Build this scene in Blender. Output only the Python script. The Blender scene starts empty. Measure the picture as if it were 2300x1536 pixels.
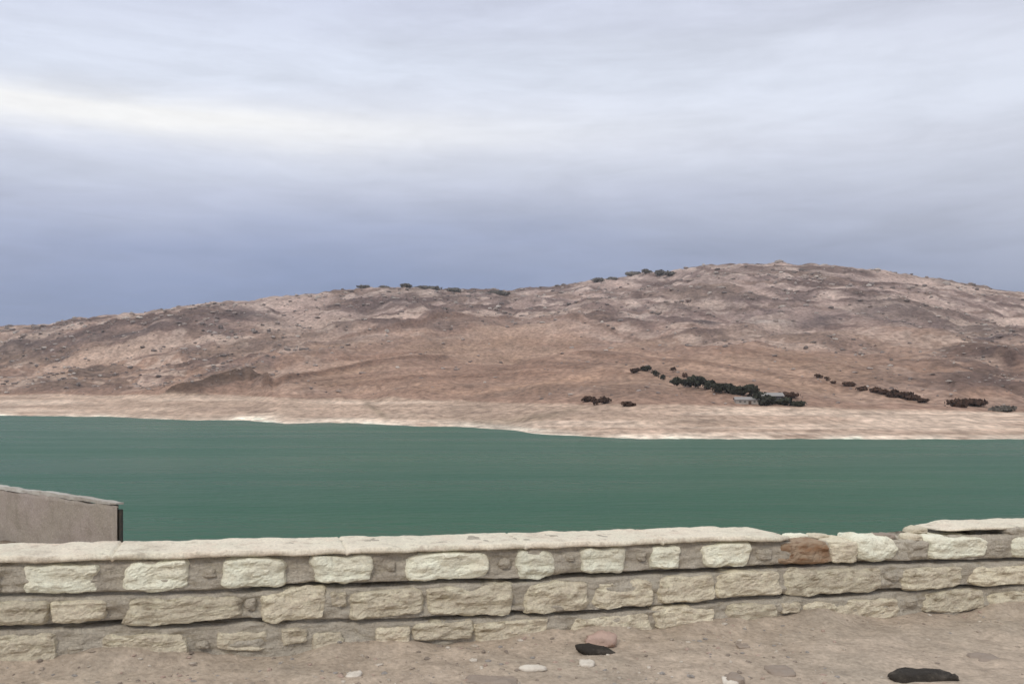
import bpy, math, random
import numpy as np
from mathutils import Vector
random.seed(7)
RNG = np.random.default_rng(7)
S = bpy.context.scene
COL = S.collection

# ------------------------------------------------------------------ camera
W, HH, F, HZ, CX = 2300.0, 1536.0, 1992.0, 878.0, 1150.0   # picture size, focal length in picture widths, horizon row
cam_d = bpy.data.cameras.new('camera')
cam = bpy.data.objects.new('camera', cam_d); COL.objects.link(cam)
cam.location = (0, 0, 0); cam.rotation_euler = (math.radians(90), 0, 0)
cam_d.sensor_width = 36.0; cam_d.lens = 36.0 * F / W
cam_d.shift_y = (HZ - HH / 2) / W
cam_d.clip_start = 0.1; cam_d.clip_end = 20000
cam_d.dof.use_dof = True; cam_d.dof.focus_distance = 25.0; cam_d.dof.aperture_fstop = 8
S.camera = cam
S.view_settings.view_transform = 'Standard'; S.view_settings.look = 'None'
S.view_settings.exposure = 0.0; S.view_settings.gamma = 1.0; S.view_settings.use_curve_mapping = False
try: S.cycles.filter_width = 1.5
except Exception: pass

# ------------------------------------------------------------------ sky and sun
SUN_EL, SUN_AZ = math.radians(38), math.radians(203)   # azimuth clockwise from +Y (behind the camera, to the left)
world = bpy.data.worlds.new('World'); S.world = world; world.use_nodes = True
nt = world.node_tree; N = nt.nodes; L = nt.links; N.clear()
def nd(t, **k):
    n = N.new(t)
    for a, b in k.items(): setattr(n, a, b)
    return n
def mth(op, a, b=None, c=None, clamp=False):
    n = nd('ShaderNodeMath', operation=op); n.use_clamp = clamp
    for i, v in enumerate((a, b, c)):
        if v is None: continue
        if isinstance(v, (int, float)): n.inputs[i].default_value = v
        else: L.new(v, n.inputs[i])
    return n.outputs[0]
out = nd('ShaderNodeOutputWorld'); bg = nd('ShaderNodeBackground'); bg.inputs[1].default_value = 0.1
L.new(bg.outputs[0], out.inputs[0])
sky = nd('ShaderNodeTexSky', sky_type='NISHITA'); sky.sun_disc = False
sky.sun_elevation = SUN_EL; sky.sun_rotation = SUN_AZ
tc = nd('ShaderNodeTexCoord'); sep = nd('ShaderNodeSeparateXYZ'); L.new(tc.outputs['Generated'], sep.inputs[0])
X, Y, Z = sep.outputs
az = mth('ARCTAN2', X, Y)                       # radians, 0 straight ahead, + to the right
hyp = mth('SQRT', mth('ADD', mth('MULTIPLY', X, X), mth('MULTIPLY', Y, Y)))
el = mth('ARCTAN2', Z, hyp)                     # elevation
# coordinates on a cloud sheet: azimuth and stretched elevation
comb = nd('ShaderNodeCombineXYZ')
L.new(mth('MULTIPLY', mth('COSINE', az), mth('ADD', 1.0, 0.0)), comb.inputs[0])
L.new(mth('SINE', az), comb.inputs[1]); L.new(mth('MULTIPLY', el, 5.5), comb.inputs[2])
def noise(scale, detail, rough=0.5, vec=None, dist=0.0):
    n = nd('ShaderNodeTexNoise'); n.inputs['Scale'].default_value = scale; n.inputs['Detail'].default_value = detail
    n.inputs['Roughness'].default_value = rough; n.inputs['Distortion'].default_value = dist
    L.new(vec if vec is not None else comb.outputs[0], n.inputs['Vector']); return n.outputs[0]
n1 = noise(1.7, 4, 0.5, dist=0.3); n2 = noise(4.5, 5, 0.55)
# overcast deck: colour by elevation, the edges of the layers pushed about by noise
t = mth('ADD', el, mth('MULTIPLY', mth('SUBTRACT', n1, 0.5), 0.11))
t = mth('ADD', t, mth('MULTIPLY', mth('SUBTRACT', n2, 0.5), 0.035))
t = mth('ADD', t, mth('MULTIPLY', mth('SUBTRACT', az, -0.25), 0.015))
t = mth('ADD', t, mth('MULTIPLY', mth('MINIMUM', mth('MULTIPLY', az, az), 0.35), 0.12))
tn = mth('DIVIDE', t, 0.8, clamp=True)
ramp = nd('ShaderNodeValToRGB'); L.new(tn, ramp.inputs[0])
def lin(c): return tuple((v / 255 / 12.92) if v / 255 <= .04045 else ((v / 255 + .055) / 1.055) ** 2.4 for v in c)
stops = [(0.0, (116, 134, 168)), (0.095, (125, 143, 177)), (0.14, (138, 153, 188)), (0.19, (157, 168, 198)), (0.246, (181, 189, 213)),
         (0.276, (192, 199, 221)), (0.305, (203, 210, 229)), (0.35, (215, 221, 238)), (0.41, (219, 227, 244)), (0.46, (217, 224, 241)), (0.51, (209, 215, 234)), (0.60, (207, 212, 229)), (1.0, (246, 246, 248))]
cr = ramp.color_ramp
while len(cr.elements) < len(stops): cr.elements.new(0.5)
for e, (p, c) in zip(cr.elements, stops): e.position = p; e.color = (*lin(c), 1)
# one long bright break in the deck, low on the left and running down to the right
d = mth('SUBTRACT', el, mth('ADD', mth('MULTIPLY', mth('ADD', az, 0.52), 0.010), 0.276))
d = mth('ADD', d, mth('MULTIPLY', mth('SUBTRACT', n2, 0.5), 0.03))
g = mth('EXPONENT', mth('MULTIPLY', mth('MULTIPLY', d, d), -1 / (2 * 0.0145 ** 2)))
side = mth('EXPONENT', mth('MULTIPLY', mth('POWER', mth('ABSOLUTE', mth('ADD', az, 0.50)), 2.0), -1 / (2 * 0.31 ** 2)))
brk = mth('MULTIPLY', mth('MULTIPLY', g, side), 0.95)
d2 = mth('SUBTRACT', el, 0.285)
g2 = mth('EXPONENT', mth('MULTIPLY', mth('MULTIPLY', d2, d2), -1 / (2 * 0.05 ** 2)))
g2 = mth('MULTIPLY', mth('MULTIPLY', g2, mth('EXPONENT', mth('MULTIPLY', mth('POWER', mth('ABSOLUTE', mth('ADD', az, 0.15)), 2.0), -1 / (2 * 0.35 ** 2)))), 0.24)
mixb = nd('ShaderNodeMixRGB'); L.new(mth('ADD', brk, g2, clamp=True), mixb.inputs[0]); L.new(ramp.outputs[0], mixb.inputs[1])
mixb.inputs[2].default_value = (*lin((255, 255, 255)), 1)
# soft darker wisps
n3 = mth('ADD', mth('MULTIPLY', noise(2.6, 5, 0.6, dist=0.6), 0.6), mth('MULTIPLY', noise(8.0, 6, 0.6, dist=0.4), 0.4))
wisp = nd('ShaderNodeMapRange'); L.new(n3, wisp.inputs[0])
for i, v in enumerate((0.40, 0.64, 1.05, 0.89)): wisp.inputs[i + 1].default_value = v
gy = nd('ShaderNodeMixRGB'); gm = nd('ShaderNodeMapRange'); L.new(az, gm.inputs[0])
for i, v in enumerate((-0.2, 0.7, 0.0, 0.38)): gm.inputs[i + 1].default_value = v
bw = nd('ShaderNodeRGBToBW'); L.new(mixb.outputs[0], bw.inputs[0]); tint = nd('ShaderNodeMixRGB', blend_type='MULTIPLY'); tint.inputs[0].default_value = 1
L.new(bw.outputs[0], tint.inputs[1]); tint.inputs[2].default_value = (.985, .995, 1.05, 1)
L.new(gm.outputs[0], gy.inputs[0]); L.new(mixb.outputs[0], gy.inputs[1]); L.new(tint.outputs[0], gy.inputs[2])
mul = nd('ShaderNodeMixRGB', blend_type='MULTIPLY'); mul.inputs[0].default_value = 1
L.new(gy.outputs[0], mul.inputs[1]); L.new(wisp.outputs[0], mul.inputs[2])
sc10 = nd('ShaderNodeMixRGB', blend_type='MULTIPLY'); sc10.inputs[0].default_value = 1; L.new(mul.outputs[0], sc10.inputs[1]); sc10.inputs[2].default_value = (10.2, 10.2, 10.2, 1)
fin = nd('ShaderNodeMixRGB'); fin.inputs[0].default_value = 0.96; L.new(sky.outputs[0], fin.inputs[1]); L.new(sc10.outputs[0], fin.inputs[2])
L.new(fin.outputs[0], bg.inputs[0])

sun_d = bpy.data.lights.new('sun', 'SUN'); sun_d.energy = 1.5; sun_d.angle = math.radians(14); sun_d.color = (1.0, 0.93, 0.83)
sun = bpy.data.objects.new('sun', sun_d); COL.objects.link(sun)
sd = Vector((math.sin(SUN_AZ) * math.cos(SUN_EL), math.cos(SUN_AZ) * math.cos(SUN_EL), math.sin(SUN_EL)))
sun.rotation_euler = sd.to_track_quat('Z', 'Y').to_euler()

# ------------------------------------------------------------------ helpers
def hash3(i, j, k, seed):
    h = (i.astype(np.int64) * 374761393 + j.astype(np.int64) * 668265263 + k.astype(np.int64) * 2147483647 + seed * 1274126177) & 0xffffffff
    h = ((h ^ (h >> 13)) * 1274126177) & 0xffffffff
    h = ((h ^ (h >> 16)) * 2246822519) & 0xffffffff
    return ((h ^ (h >> 15)) & 0xffffff) / float(0xffffff) * 2 - 1
def vnoise(x, y, z=None, seed=0):
    x = np.asarray(x, float); y = np.asarray(y, float); z = np.zeros_like(x) if z is None else np.asarray(z, float)
    xi, yi, zi = np.floor(x), np.floor(y), np.floor(z); fx, fy, fz = x - xi, y - yi, z - zi
    u, v, w = [f * f * f * (f * (f * 6 - 15) + 10) for f in (fx, fy, fz)]
    r = 0
    flat = not np.any(z)
    for dz in ((0,) if flat else (0, 1)):
        wz = 1 if flat else (w if dz else 1 - w)
        for dy in (0, 1):
            wy = v if dy else 1 - v
            for dx in (0, 1):
                wx = u if dx else 1 - u
                r = r + hash3(xi + dx, yi + dy, zi + dz, seed) * wx * wy * wz
    return r
def fbm(x, y, z=None, octv=4, seed=0, gain=0.5, lac=2.03):
    a, s, r = 1.0, 0.0, 0
    for o in range(octv):
        f = lac ** o
        r = r + a * vnoise(np.asarray(x) * f + 17.3 * o, np.asarray(y) * f - 9.1 * o, None if z is None else np.asarray(z) * f + 5.7 * o, seed + o * 31)
        s += a; a *= gain
    return r / s * 1.6
def sstep(a, b, x): t = np.clip((x - a) / (b - a), 0, 1); return t * t * (3 - 2 * t)

def tag(o, label=None, cat=None, group=None, kind=None):
    if label: o['label'] = label
    if cat: o['category'] = cat
    if group: o['group'] = group
    if kind: o['kind'] = kind
    return o
def mesh_obj(name, verts, faces, mat, parent=None, smooth=True, colors=None):
    me = bpy.data.meshes.new(name)
    verts = np.asarray(verts, np.float32); faces = np.asarray(faces, np.int32)
    nf, k = faces.shape
    me.vertices.add(len(verts)); me.vertices.foreach_set('co', verts.ravel())
    me.loops.add(nf * k); me.loops.foreach_set('vertex_index', faces.ravel())
    me.polygons.add(nf); me.polygons.foreach_set('loop_start', np.arange(0, nf * k, k, dtype=np.int32))
    me.polygons.foreach_set('use_smooth', np.full(nf, smooth))
    me.update(calc_edges=True)
    if colors is not None:
        a = me.color_attributes.new('albedo', 'FLOAT_COLOR', 'POINT')
        c = np.ones((len(verts), 4), np.float32); c[:, :3] = colors; a.data.foreach_set('color', c.ravel())
    me.materials.append(mat)
    o = bpy.data.objects.new(name, me); COL.objects.link(o)
    if parent: o.parent = parent
    return o
def empty(name, loc=(0, 0, 0)):
    o = bpy.data.objects.new(name, None); COL.objects.link(o); o.location = loc; o.empty_display_size = .2; return o
def grid_faces(nr, nc, closed=False):
    r = np.arange(nr - 1)[:, None]; c = np.arange(nc if closed else nc - 1)[None, :]
    a = r * nc + c; b = r * nc + (c + 1) % nc
    return np.stack([a, b, b + nc, a + nc], -1).reshape(-1, 4)

def material(name, base=(.5, .5, .5), attr=False, rough=.9, spec=.25, layers=(), bumps=(), obj_var=0.0, objcoord=True):
    """layers: (scale, detail, (sx,sy,sz), lo, hi, factor, colour or None) ; bumps: (scale, detail, stretch, strength, distance)"""
    m = bpy.data.materials.new(name); m.use_nodes = True; t = m.node_tree; ns, ls = t.nodes, t.links
    bs = ns['Principled BSDF']; bs.inputs['Roughness'].default_value = rough; bs.inputs['Specular IOR Level'].default_value = spec
    co = ns.new('ShaderNodeTexCoord')
    def vec(st):
        mp = ns.new('ShaderNodeMapping'); mp.inputs['Scale'].default_value = st
        ls.new(co.outputs['Object'], mp.inputs['Vector']); return mp.outputs[0]
    def nz(sc, det, st, rg=.6):
        n = ns.new('ShaderNodeTexNoise'); n.inputs['Scale'].default_value = sc; n.inputs['Detail'].default_value = det; n.inputs['Roughness'].default_value = rg
        ls.new(vec(st), n.inputs['Vector']); return n.outputs[0]
    if attr:
        a = ns.new('ShaderNodeAttribute'); a.attribute_name = 'albedo'; cur = a.outputs['Color']
    else:
        r = ns.new('ShaderNodeRGB'); r.outputs[0].default_value = (*base, 1); cur = r.outputs[0]
    for (sc, det, st, lo, hi, fac, colr) in layers:
        n = nz(sc, det, st); mr = ns.new('ShaderNodeMapRange'); mr.inputs[1].default_value = lo; mr.inputs[2].default_value = hi
        ls.new(n, mr.inputs[0])
        mx = ns.new('ShaderNodeMixRGB')
        if colr is None:   # value variation around 1
            mr.inputs[3].default_value = 1 - fac; mr.inputs[4].default_value = 1 + fac
            mx.blend_type = 'MULTIPLY'; mx.inputs[0].default_value = 1; ls.new(cur, mx.inputs[1]); ls.new(mr.outputs[0], mx.inputs[2])
        else:
            mr.inputs[3].default_value = 0; mr.inputs[4].default_value = fac
            ls.new(mr.outputs[0], mx.inputs[0]); ls.new(cur, mx.inputs[1]); mx.inputs[2].default_value = (*colr, 1)
        cur = mx.outputs[0]
    if obj_var:
        oi = ns.new('ShaderNodeObjectInfo'); mr = ns.new('ShaderNodeMapRange'); mr.inputs[3].default_value = 1 - obj_var; mr.inputs[4].default_value = 1 + obj_var
        ls.new(oi.outputs['Random'], mr.inputs[0]); mx = ns.new('ShaderNodeMixRGB'); mx.blend_type = 'MULTIPLY'; mx.inputs[0].default_value = 1
        ls.new(cur, mx.inputs[1]); ls.new(mr.outputs[0], mx.inputs[2]); cur = mx.outputs[0]
    ls.new(cur, bs.inputs['Base Color'])
    prev = None
    for (sc, det, st, strg, dist) in bumps:
        b = ns.new('ShaderNodeBump'); b.inputs['Strength'].default_value = strg; b.inputs['Distance'].default_value = dist
        ls.new(nz(sc, det, st, .65), b.inputs['Height'])
        if prev: ls.new(prev, b.inputs['Normal'])
        prev = b.outputs[0]
    if prev: ls.new(prev, bs.inputs['Normal'])
    return m
U = (1, 1, 1)
M = {}
M['hill'] = material('hill_soil', attr=True, rough=.95, spec=.1,
    layers=[(.045, 6, (1, .6, 2.5), .35, .65, .16, None), (.35, 5, (1, .5, 2), .35, .65, .32, None), (1.3, 3, (1, .4, 2), .62, .72, .35, (.36, .31, .27))],
    bumps=[(.25, 6, (1, .6, 2), 1.0, 1.6), (.9, 4, U, .8, .4)])
M['rock_far'] = material('hill_rock', attr=True, rough=.95, spec=.1, layers=[(.8, 4, U, .3, .7, .2, None)], bumps=[(1.2, 4, U, .8, .4)])
M['ground'] = material('dirt', base=(.445, .37, .295), rough=.97, spec=.08,
    layers=[(.7, 6, U, .35, .7, .7, (.42, .34, .265)), (1.1, 5, (1, 1, 1), .45, .75, .7, (.35, .305, .245)), (4.5, 6, U, .3, .7, .2, None),
            (28, 4, U, .3, .7, .22, None), (60, 2, U, .66, .72, .6, (.45, .41, .36)), (35, 3, (1.3, 1, 1), .66, .74, .6, (.17, .14, .12))],
    bumps=[(6, 6, U, .7, .04), (40, 5, U, .8, .012)])
M['stone_pale'] = material('pale_limestone', base=(.78, .78, .64), rough=.9, spec=.15,
    layers=[(5, 5, (1, 1, 2), .4, .68, .6, (.60, .53, .40)), (14, 5, (1, 1, 3), .56, .7, .7, (.30, .26, .19)), (9, 4, (1, 1, 2), .55, .7, .5, (.84, .83, .70)), (70, 3, U, .3, .7, .14, None)],
    bumps=[(9, 6, (1, 1, 2.5), .8, .03), (55, 5, U, .6, .006)], obj_var=.10)
M['stone_tan'] = material('tan_limestone', base=(.66, .605, .465), rough=.93, spec=.12,
    layers=[(4, 5, (1, 1, 2), .42, .64, .85, (.53, .46, .36)), (9, 5, (1, 1, 3), .54, .68, .8, (.23, .18, .12)), (11, 5, (1, 1, 2.5), .52, .7, .7, (.78, .73, .55)), (70, 3, U, .3, .7, .16, None)],
    bumps=[(8, 6, (1, 1, 2.5), .9, .04), (50, 5, U, .7, .008)], obj_var=.14)
M['stone_rust'] = material('rusty_stone', base=(.36, .27, .19), rough=.93, spec=.12,
    layers=[(6, 5, (1, 1, 3), .42, .6, .8, (.25, .135, .07)), (18, 4, (1, 1, 3), .58, .7, .7, (.11, .05, .025))],
    bumps=[(10, 6, (1, 1, 2.5), .9, .04)])
M['mortar'] = material('mortar', base=(.48, .44, .365), rough=.96, spec=.08,
    layers=[(3, 6, (1, 1, 1.5), .4, .66, .8, (.40, .355, .29)), (7, 5, (1, 1, 3), .54, .7, .7, (.28, .24, .17)), (12, 5, (1, 1, 2), .56, .7, .6, (.62, .57, .47)), (80, 3, U, .3, .7, .18, None)],
    bumps=[(10, 6, (1, 1, 2), 1, .04), (60, 5, U, .7, .008)])
M['coping'] = material('coping_concrete', base=(.78, .71, .58), rough=.9, spec=.15,
    layers=[(1.6, 5, U, .4, .65, .7, (.68, .66, .53)), (5, 6, (1, 1, 2), .5, .72, .6, (.68, .55, .44)), (11, 6, (1, 1, 1), .55, .68, .6, (.40, .33, .26)), (2.2, 5, U, .55, .7, .5, (.44, .38, .30)), (60, 3, U, .3, .7, .16, None)],
    bumps=[(7, 6, U, .9, .03), (45, 5, U, .8, .010)])
M['concrete'] = material('weathered_concrete', base=(.34, .295, .265), rough=.93, spec=.12,
    layers=[(.9, 6, U, .4, .65, .7, (.30, .27, .22)), (3.5, 6, (1, 1, .5), .5, .7, .6, (.235, .205, .17)), (9, 4, U, .6, .72, .5, (.47, .42, .36)), (40, 3, U, .3, .7, .14, None)],
    bumps=[(4, 6, U, .8, .05), (30, 4, U, .6, .012)])
M['cap'] = material('pale_cap', base=(.46, .45, .41), rough=.9, layers=[(1.5, 6, U, .42, .62, .9, (.33, .30, .26)), (7, 5, U, .5, .7, .6, (.27, .24, .2))], bumps=[(14, 5, U, .6, .02)])
M['dark_upright'] = material('dark_upright_mat', base=(.045, .045, .04), rough=.7, spec=.3, layers=[(12, 4, U, .5, .7, .6, (.10, .07, .045))])
M['rock_or_shade_dark'] = material('black_rock_or_shade', base=(.035, .03, .025), rough=.85, layers=[(14, 5, U, .5, .7, .7, (.10, .085, .07))], bumps=[(18, 5, U, .9, .03)])  # black for the lumpy stone, and for the shade under the pinkish stone
M['rock_pink'] = material('pink_rock', base=(.50, .36, .30), rough=.9, layers=[(10, 5, U, .45, .7, .6, (.38, .29, .24))], bumps=[(18, 5, U, .8, .03)])
M['rock_white'] = material('white_rock', base=(.68, .63, .55), rough=.9, layers=[(16, 5, U, .45, .7, .6, (.5, .45, .38))], bumps=[(20, 5, U, .8, .02)])
M['rock_grey'] = material('grey_rock', base=(.30, .245, .20), rough=.93, layers=[(16, 5, U, .45, .7, .5, (.34, .30, .26))], bumps=[(20, 5, U, .8, .02)])
M['gravel'] = material('gravel', attr=True, rough=.93, spec=.1, layers=[(60, 3, U, .3, .7, .2, None)], bumps=[(60, 4, U, .6, .006)])
M['leaf'] = material('leaf_dark', base=(.032, .034, .022), rough=.8, spec=.2, layers=[(.6, 3, U, .3, .7, .4, None)], obj_var=.25)
M['leaf_brown'] = material('leaf_brown', base=(.075, .043, .03), rough=.85, spec=.15, layers=[(.6, 3, U, .3, .7, .35, None)], obj_var=.3)
M['leaf_grey'] = material('leaf_greygreen', base=(.13, .12, .105), rough=.85, spec=.15, layers=[(.6, 3, U, .3, .7, .3, None)], obj_var=.2)
M['bark'] = material('bark', base=(.08, .055, .04), rough=.95)
M['whitewash'] = material('whitewash', base=(.33, .30, .27), rough=.9, layers=[(.8, 4, U, .4, .7, .4, (.38, .34, .3))])
M['darkwall'] = material('dark_blockwork', base=(.07, .065, .075), rough=.9, layers=[(.8, 4, U, .4, .7, .3, (.11, .1, .1))])
M['tin'] = material('pale_sheet_roof', base=(.27, .26, .25), rough=.6, spec=.4, layers=[(.8, 4, (3, 1, 1), .4, .7, .5, (.30, .27, .25))])
M['glass'] = material('window_glass', base=(.03, .035, .04), rough=.15, spec=.5)
M['door'] = material('door_wood', base=(.09, .06, .045), rough=.8)

# water
m = bpy.data.materials.new('reservoir_water'); m.use_nodes = True; t_ = m.node_tree; ns, ls = t_.nodes, t_.links
bs = ns['Principled BSDF']; M['water'] = m
bs.inputs['Roughness'].default_value = .28; bs.inputs['IOR'].default_value = 1.33; bs.inputs['Specular IOR Level'].default_value = .06
co = ns.new('ShaderNodeTexCoord')
def wn(sc, st, det, rg=.55):
    mp = ns.new('ShaderNodeMapping'); mp.inputs['Scale'].default_value = st; ls.new(co.outputs['Object'], mp.inputs[0])
    n = ns.new('ShaderNodeTexNoise'); n.inputs['Scale'].default_value = sc; n.inputs['Detail'].default_value = det; n.inputs['Roughness'].default_value = rg
    ls.new(mp.outputs[0], n.inputs['Vector']); return n.outputs[0]
rmp = ns.new('ShaderNodeValToRGB'); ls.new(wn(.009, (.6, 2.6, 1), 6, .6), rmp.inputs[0])
for e, (p, c) in zip(rmp.color_ramp.elements, ((.36, (.022, .100, .060)), (.66, (.028, .110, .062)))): e.position = p; e.color = (*c, 1)
ls.new(rmp.outputs[0], bs.inputs['Base Color'])
b1 = ns.new('ShaderNodeBump'); b1.inputs['Strength'].default_value = .9; b1.inputs['Distance'].default_value = .5; ls.new(wn(.35, (.5, 1.4, 1), 6, .6), b1.inputs['Height'])
b2 = ns.new('ShaderNodeBump'); b2.inputs['Strength'].default_value = .6; b2.inputs['Distance'].default_value = .08; ls.new(wn(2.5, (.6, 1.2, 1), 4), b2.inputs['Height']); ls.new(b1.outputs[0], b2.inputs['Normal'])
ls.new(b2.outputs[0], bs.inputs['Normal'])
rr = ns.new('ShaderNodeMapRange'); rr.inputs[1].default_value = .38; rr.inputs[2].default_value = .62; rr.inputs[3].default_value = .25; rr.inputs[4].default_value = .34
ls.new(wn(.03, (.35, 2.5, 1), 5), rr.inputs[0]); ls.new(rr.outputs[0], bs.inputs['Roughness'])

# ------------------------------------------------------------------ water sheet
WZ = -12.0
tag(mesh_obj('water', [(-3500, 14, WZ), (3500, 14, WZ), (3500, 2600, WZ), (-3500, 2600, WZ)], [(0, 1, 2, 3)], M['water'], smooth=False), kind='structure')

# ------------------------------------------------------------------ hills and far shore (one height field)
P = lambda pts: (np.array([p[0] for p in pts], float), np.array([p[1] for p in pts], float))
SKYL = P([(-2500, 790), (-900, 770), (-300, 752), (0, 736), (100, 730), (200, 716), (300, 702), (450, 684), (600, 668), (700, 654), (800, 644), (900, 641), (1050, 649), (1150, 653),
          (1250, 644), (1330, 628), (1420, 613), (1500, 606), (1600, 594), (1750, 591), (1900, 600), (2050, 617), (2150, 632), (2300, 652), (2600, 690), (3200, 720), (5000, 760)])
SHORE = P([(-900, 927), (0, 933), (250, 936), (450, 944), (560, 945), (640, 950), (800, 950), (950, 957), (1060, 960), (1150, 966), (1240, 977), (1400, 984), (1700, 986), (2300, 986), (3200, 984)])
BEACH = P([(-900, 884), (0, 888), (400, 888), (600, 893), (800, 898), (1000, 903), (1250, 911), (1500, 914), (1800, 919), (2000, 924), (2300, 930), (3200, 930)])
CREST = P([(-900, 1000), (0, 950), (600, 980), (900, 1050), (1150, 1250), (1400, 1150), (1700, 1000), (2300, 900), (3200, 900)])
cols = np.concatenate([CX + F * np.tan(np.radians(np.linspace(-77, -33, 56)))[:-1], np.linspace(-140, 2440, 861), CX + F * np.tan(np.radians(np.linspace(33, 77, 56)))[1:]])
ys_ = np.interp(cols, *SHORE) + 1.2 * fbm(cols / 60, cols * 0, octv=3, seed=3); yb_ = np.interp(cols, *BEACH) + 2.5 * fbm(cols / 130, cols * 0, octv=3, seed=5)
yk_ = np.interp(cols, *SKYL) + 1.8 * fbm(cols / 45, cols * 0, octv=4, seed=9)
Ds = F * (-WZ) / (ys_ - HZ); Db = Ds * 1.38; Dc = np.interp(cols, *CREST)
Kx = np.ones(5) / 5
rowsA, rowsB, rowsC = 44, 250, 24
nR = 10 + rowsA + rowsB + rowsC
PX = np.repeat(cols[None, :], nR, 0)
D = np.zeros_like(PX); E = np.zeros_like(PX); T = np.zeros(nR)
r = 0
for i in range(10):                              # bed under the water
    k = i / 10.0; D[r] = Ds * (.80 + .20 * k); Zt = WZ - 4.0 * (1 - k) ** .8; E[r] = Zt / D[r]; T[r] = -1 + k; r += 1
for i in range(rowsA):
    k = i / rowsA; D[r] = Ds + (Db - Ds) * k; E[r] = -(ys_ + (yb_ - ys_) * (k ** .92) - HZ) / F; T[r] = k; r += 1
for i in range(rowsB):
    k = i / (rowsB - 1.0); h = 1 - (1 - k) ** 1.45; D[r] = Db + (Dc - Db) * (k ** 1.0)
    E[r] = -(yb_ + (yk_ - yb_) * h - HZ) / F; T[r] = 1 + k; r += 1
for i in range(rowsC):
    k = (i + 1.0) / rowsC; D[r] = Dc + 900 * k; E[r] = -(yk_ - HZ) / F - .03 * k - .09 * k * k; T[r] = 2 + k; r += 1
XX = (PX - CX) / F * D; YYd = D; ZZ = E * D
Tm = np.repeat(T[:, None], PX.shape[1], 1)
PY = HZ - E * F                                   # picture row before relief
def line(px, py, pts, w_up, w_dn, fade=25):
    """mask near a polyline on the hillside, measured up / down the slope"""
    xs, yv = P(pts); yy = np.interp(px, xs, yv); dy = py - yy
    inside = sstep(xs[0] - fade, xs[0] + fade, px) * (1 - sstep(xs[-1] - fade, xs[-1] + fade, px))
    return np.where(dy < 0, np.exp(-(dy / w_up) ** 2), np.exp(-(dy / w_dn) ** 2)) * inside, dy, inside
hm = sstep(1.0, 1.12, Tm)                          # hill, not beach
crestfade = 1 - .75 * sstep(1.75, 2.0, Tm)
rz = 8.5 * fbm(XX / 170, YYd / 170, octv=3, seed=11) * hm * crestfade * sstep(1.05, 1.4, Tm)
# smooth reddish fields in the middle, broken rock elsewhere
field = sstep(520, 760, PX + 1.1 * (PY - 830)) * (1 - sstep(1850, 2250, PX)) * sstep(700, 775, PY + 18 * fbm(XX / 120, YYd / 120, octv=3, seed=71) - .03 * np.abs(PX - 1100)) * hm
rocky = hm * (1 - .88 * field)
rz += 4.2 * fbm(XX / 45, YYd / 60, octv=4, seed=23) * (rocky + .25 * field) * crestfade
rz += 1.5 * fbm(XX / 11, YYd / 16, octv=3, seed=29) * rocky
qf = PY - .00013 * (PX - 1150) ** 2 + 5 * fbm(XX / 110, YYd / 110, octv=3, seed=131)
fold = vnoise(qf / 13, PX / 170 + 9, seed=133); fold2 = vnoise(qf / 5.5, PX / 90, seed=135)
rz += (2.6 * fold + 1.0 * fold2) * rocky * crestfade
zz0 = ZZ - .10 * XX * np.clip((1300 - PX) / 1300, 0, 1) + .05 * XX * np.clip((PX - 1500) / 800, 0, 1)
sn = vnoise(zz0 / 5.0 + .35 * fbm(XX / 70, YYd / 70, octv=3, seed=41) * 3, XX / 160, seed=43)       # rock beds
st_ = vnoise(zz0 / 2.2 + 2 * fbm(XX / 60, YYd / 60, octv=2, seed=47), XX / 60, seed=49)
rz += 3.0 * np.clip(sn, -.1, .6) * rocky * crestfade
qq = PY - .00013 * (PX - 1150) ** 2
rz += .8 * vnoise(qq / 6.5, PX / 420, seed=89) * field
# beach: low strandlines and lobes
bm_ = (Tm >= 0) & (Tm < 1.1); bk = np.sin(np.clip(Tm, 0, 1) * math.pi)
rz += np.where(bm_, (.35 * fbm(XX / 30, YYd / 12, octv=4, seed=53) + .12 * vnoise(ZZ / .5, XX / 60, seed=57)) * bk, 0)
feat = []
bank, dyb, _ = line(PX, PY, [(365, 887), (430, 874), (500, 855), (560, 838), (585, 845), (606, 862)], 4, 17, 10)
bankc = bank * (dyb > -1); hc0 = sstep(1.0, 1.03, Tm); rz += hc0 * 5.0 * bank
l1, d1, in1 = line(PX, PY, [(600, 865), (680, 843), (760, 822), (850, 797), (900, 787), (1010, 783)], 3, 6)
rz += 2.8 * in1 * np.exp(-((d1 + 3) / 7) ** 2)
l2, d2_, in2 = line(PX, PY, [(760, 738), (880, 723), (1100, 721), (1260, 728), (1440, 736)], 2, 3)
rz += 1.2 * in2 * np.exp(-((d2_ + 3) / 5) ** 2)
l3, d3, in3 = line(PX, PY, [(1150, 784), (1300, 781), (1420, 786), (1560, 800)], 2.5, 3)
l4, d4, in4 = line(PX, PY, [(860, 896), (930, 884), (985, 887), (1040, 899)], 3, 6)
l5, d5, in5 = line(PX, PY, [(940, 877), (1000, 886), (1030, 896), (1110, 884), (1210, 868), (1340, 850)], 5, 4)
l6, d6, in6 = line(PX, PY, [(1040, 904), (1180, 888), (1290, 868), (1370, 852)], 2, 6)
rz += 1.5 * in4 * np.exp(-((d4 + 1) / 8) ** 2)
l7, d7, in7 = line(PX, PY, [(820, 905), (850, 925), (870, 940)], 8, 8, 12)       # gully in the beach
l8, d8, in8 = line(PX, PY, [(1040, 948), (1150, 944), (1240, 930), (1300, 918)], 5, 10)
ZZ = ZZ + rz
ZZ = np.where(Tm >= 0, np.maximum(ZZ, WZ + .0 + .9 * np.clip(Tm, 0, .3)), ZZ)
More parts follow.
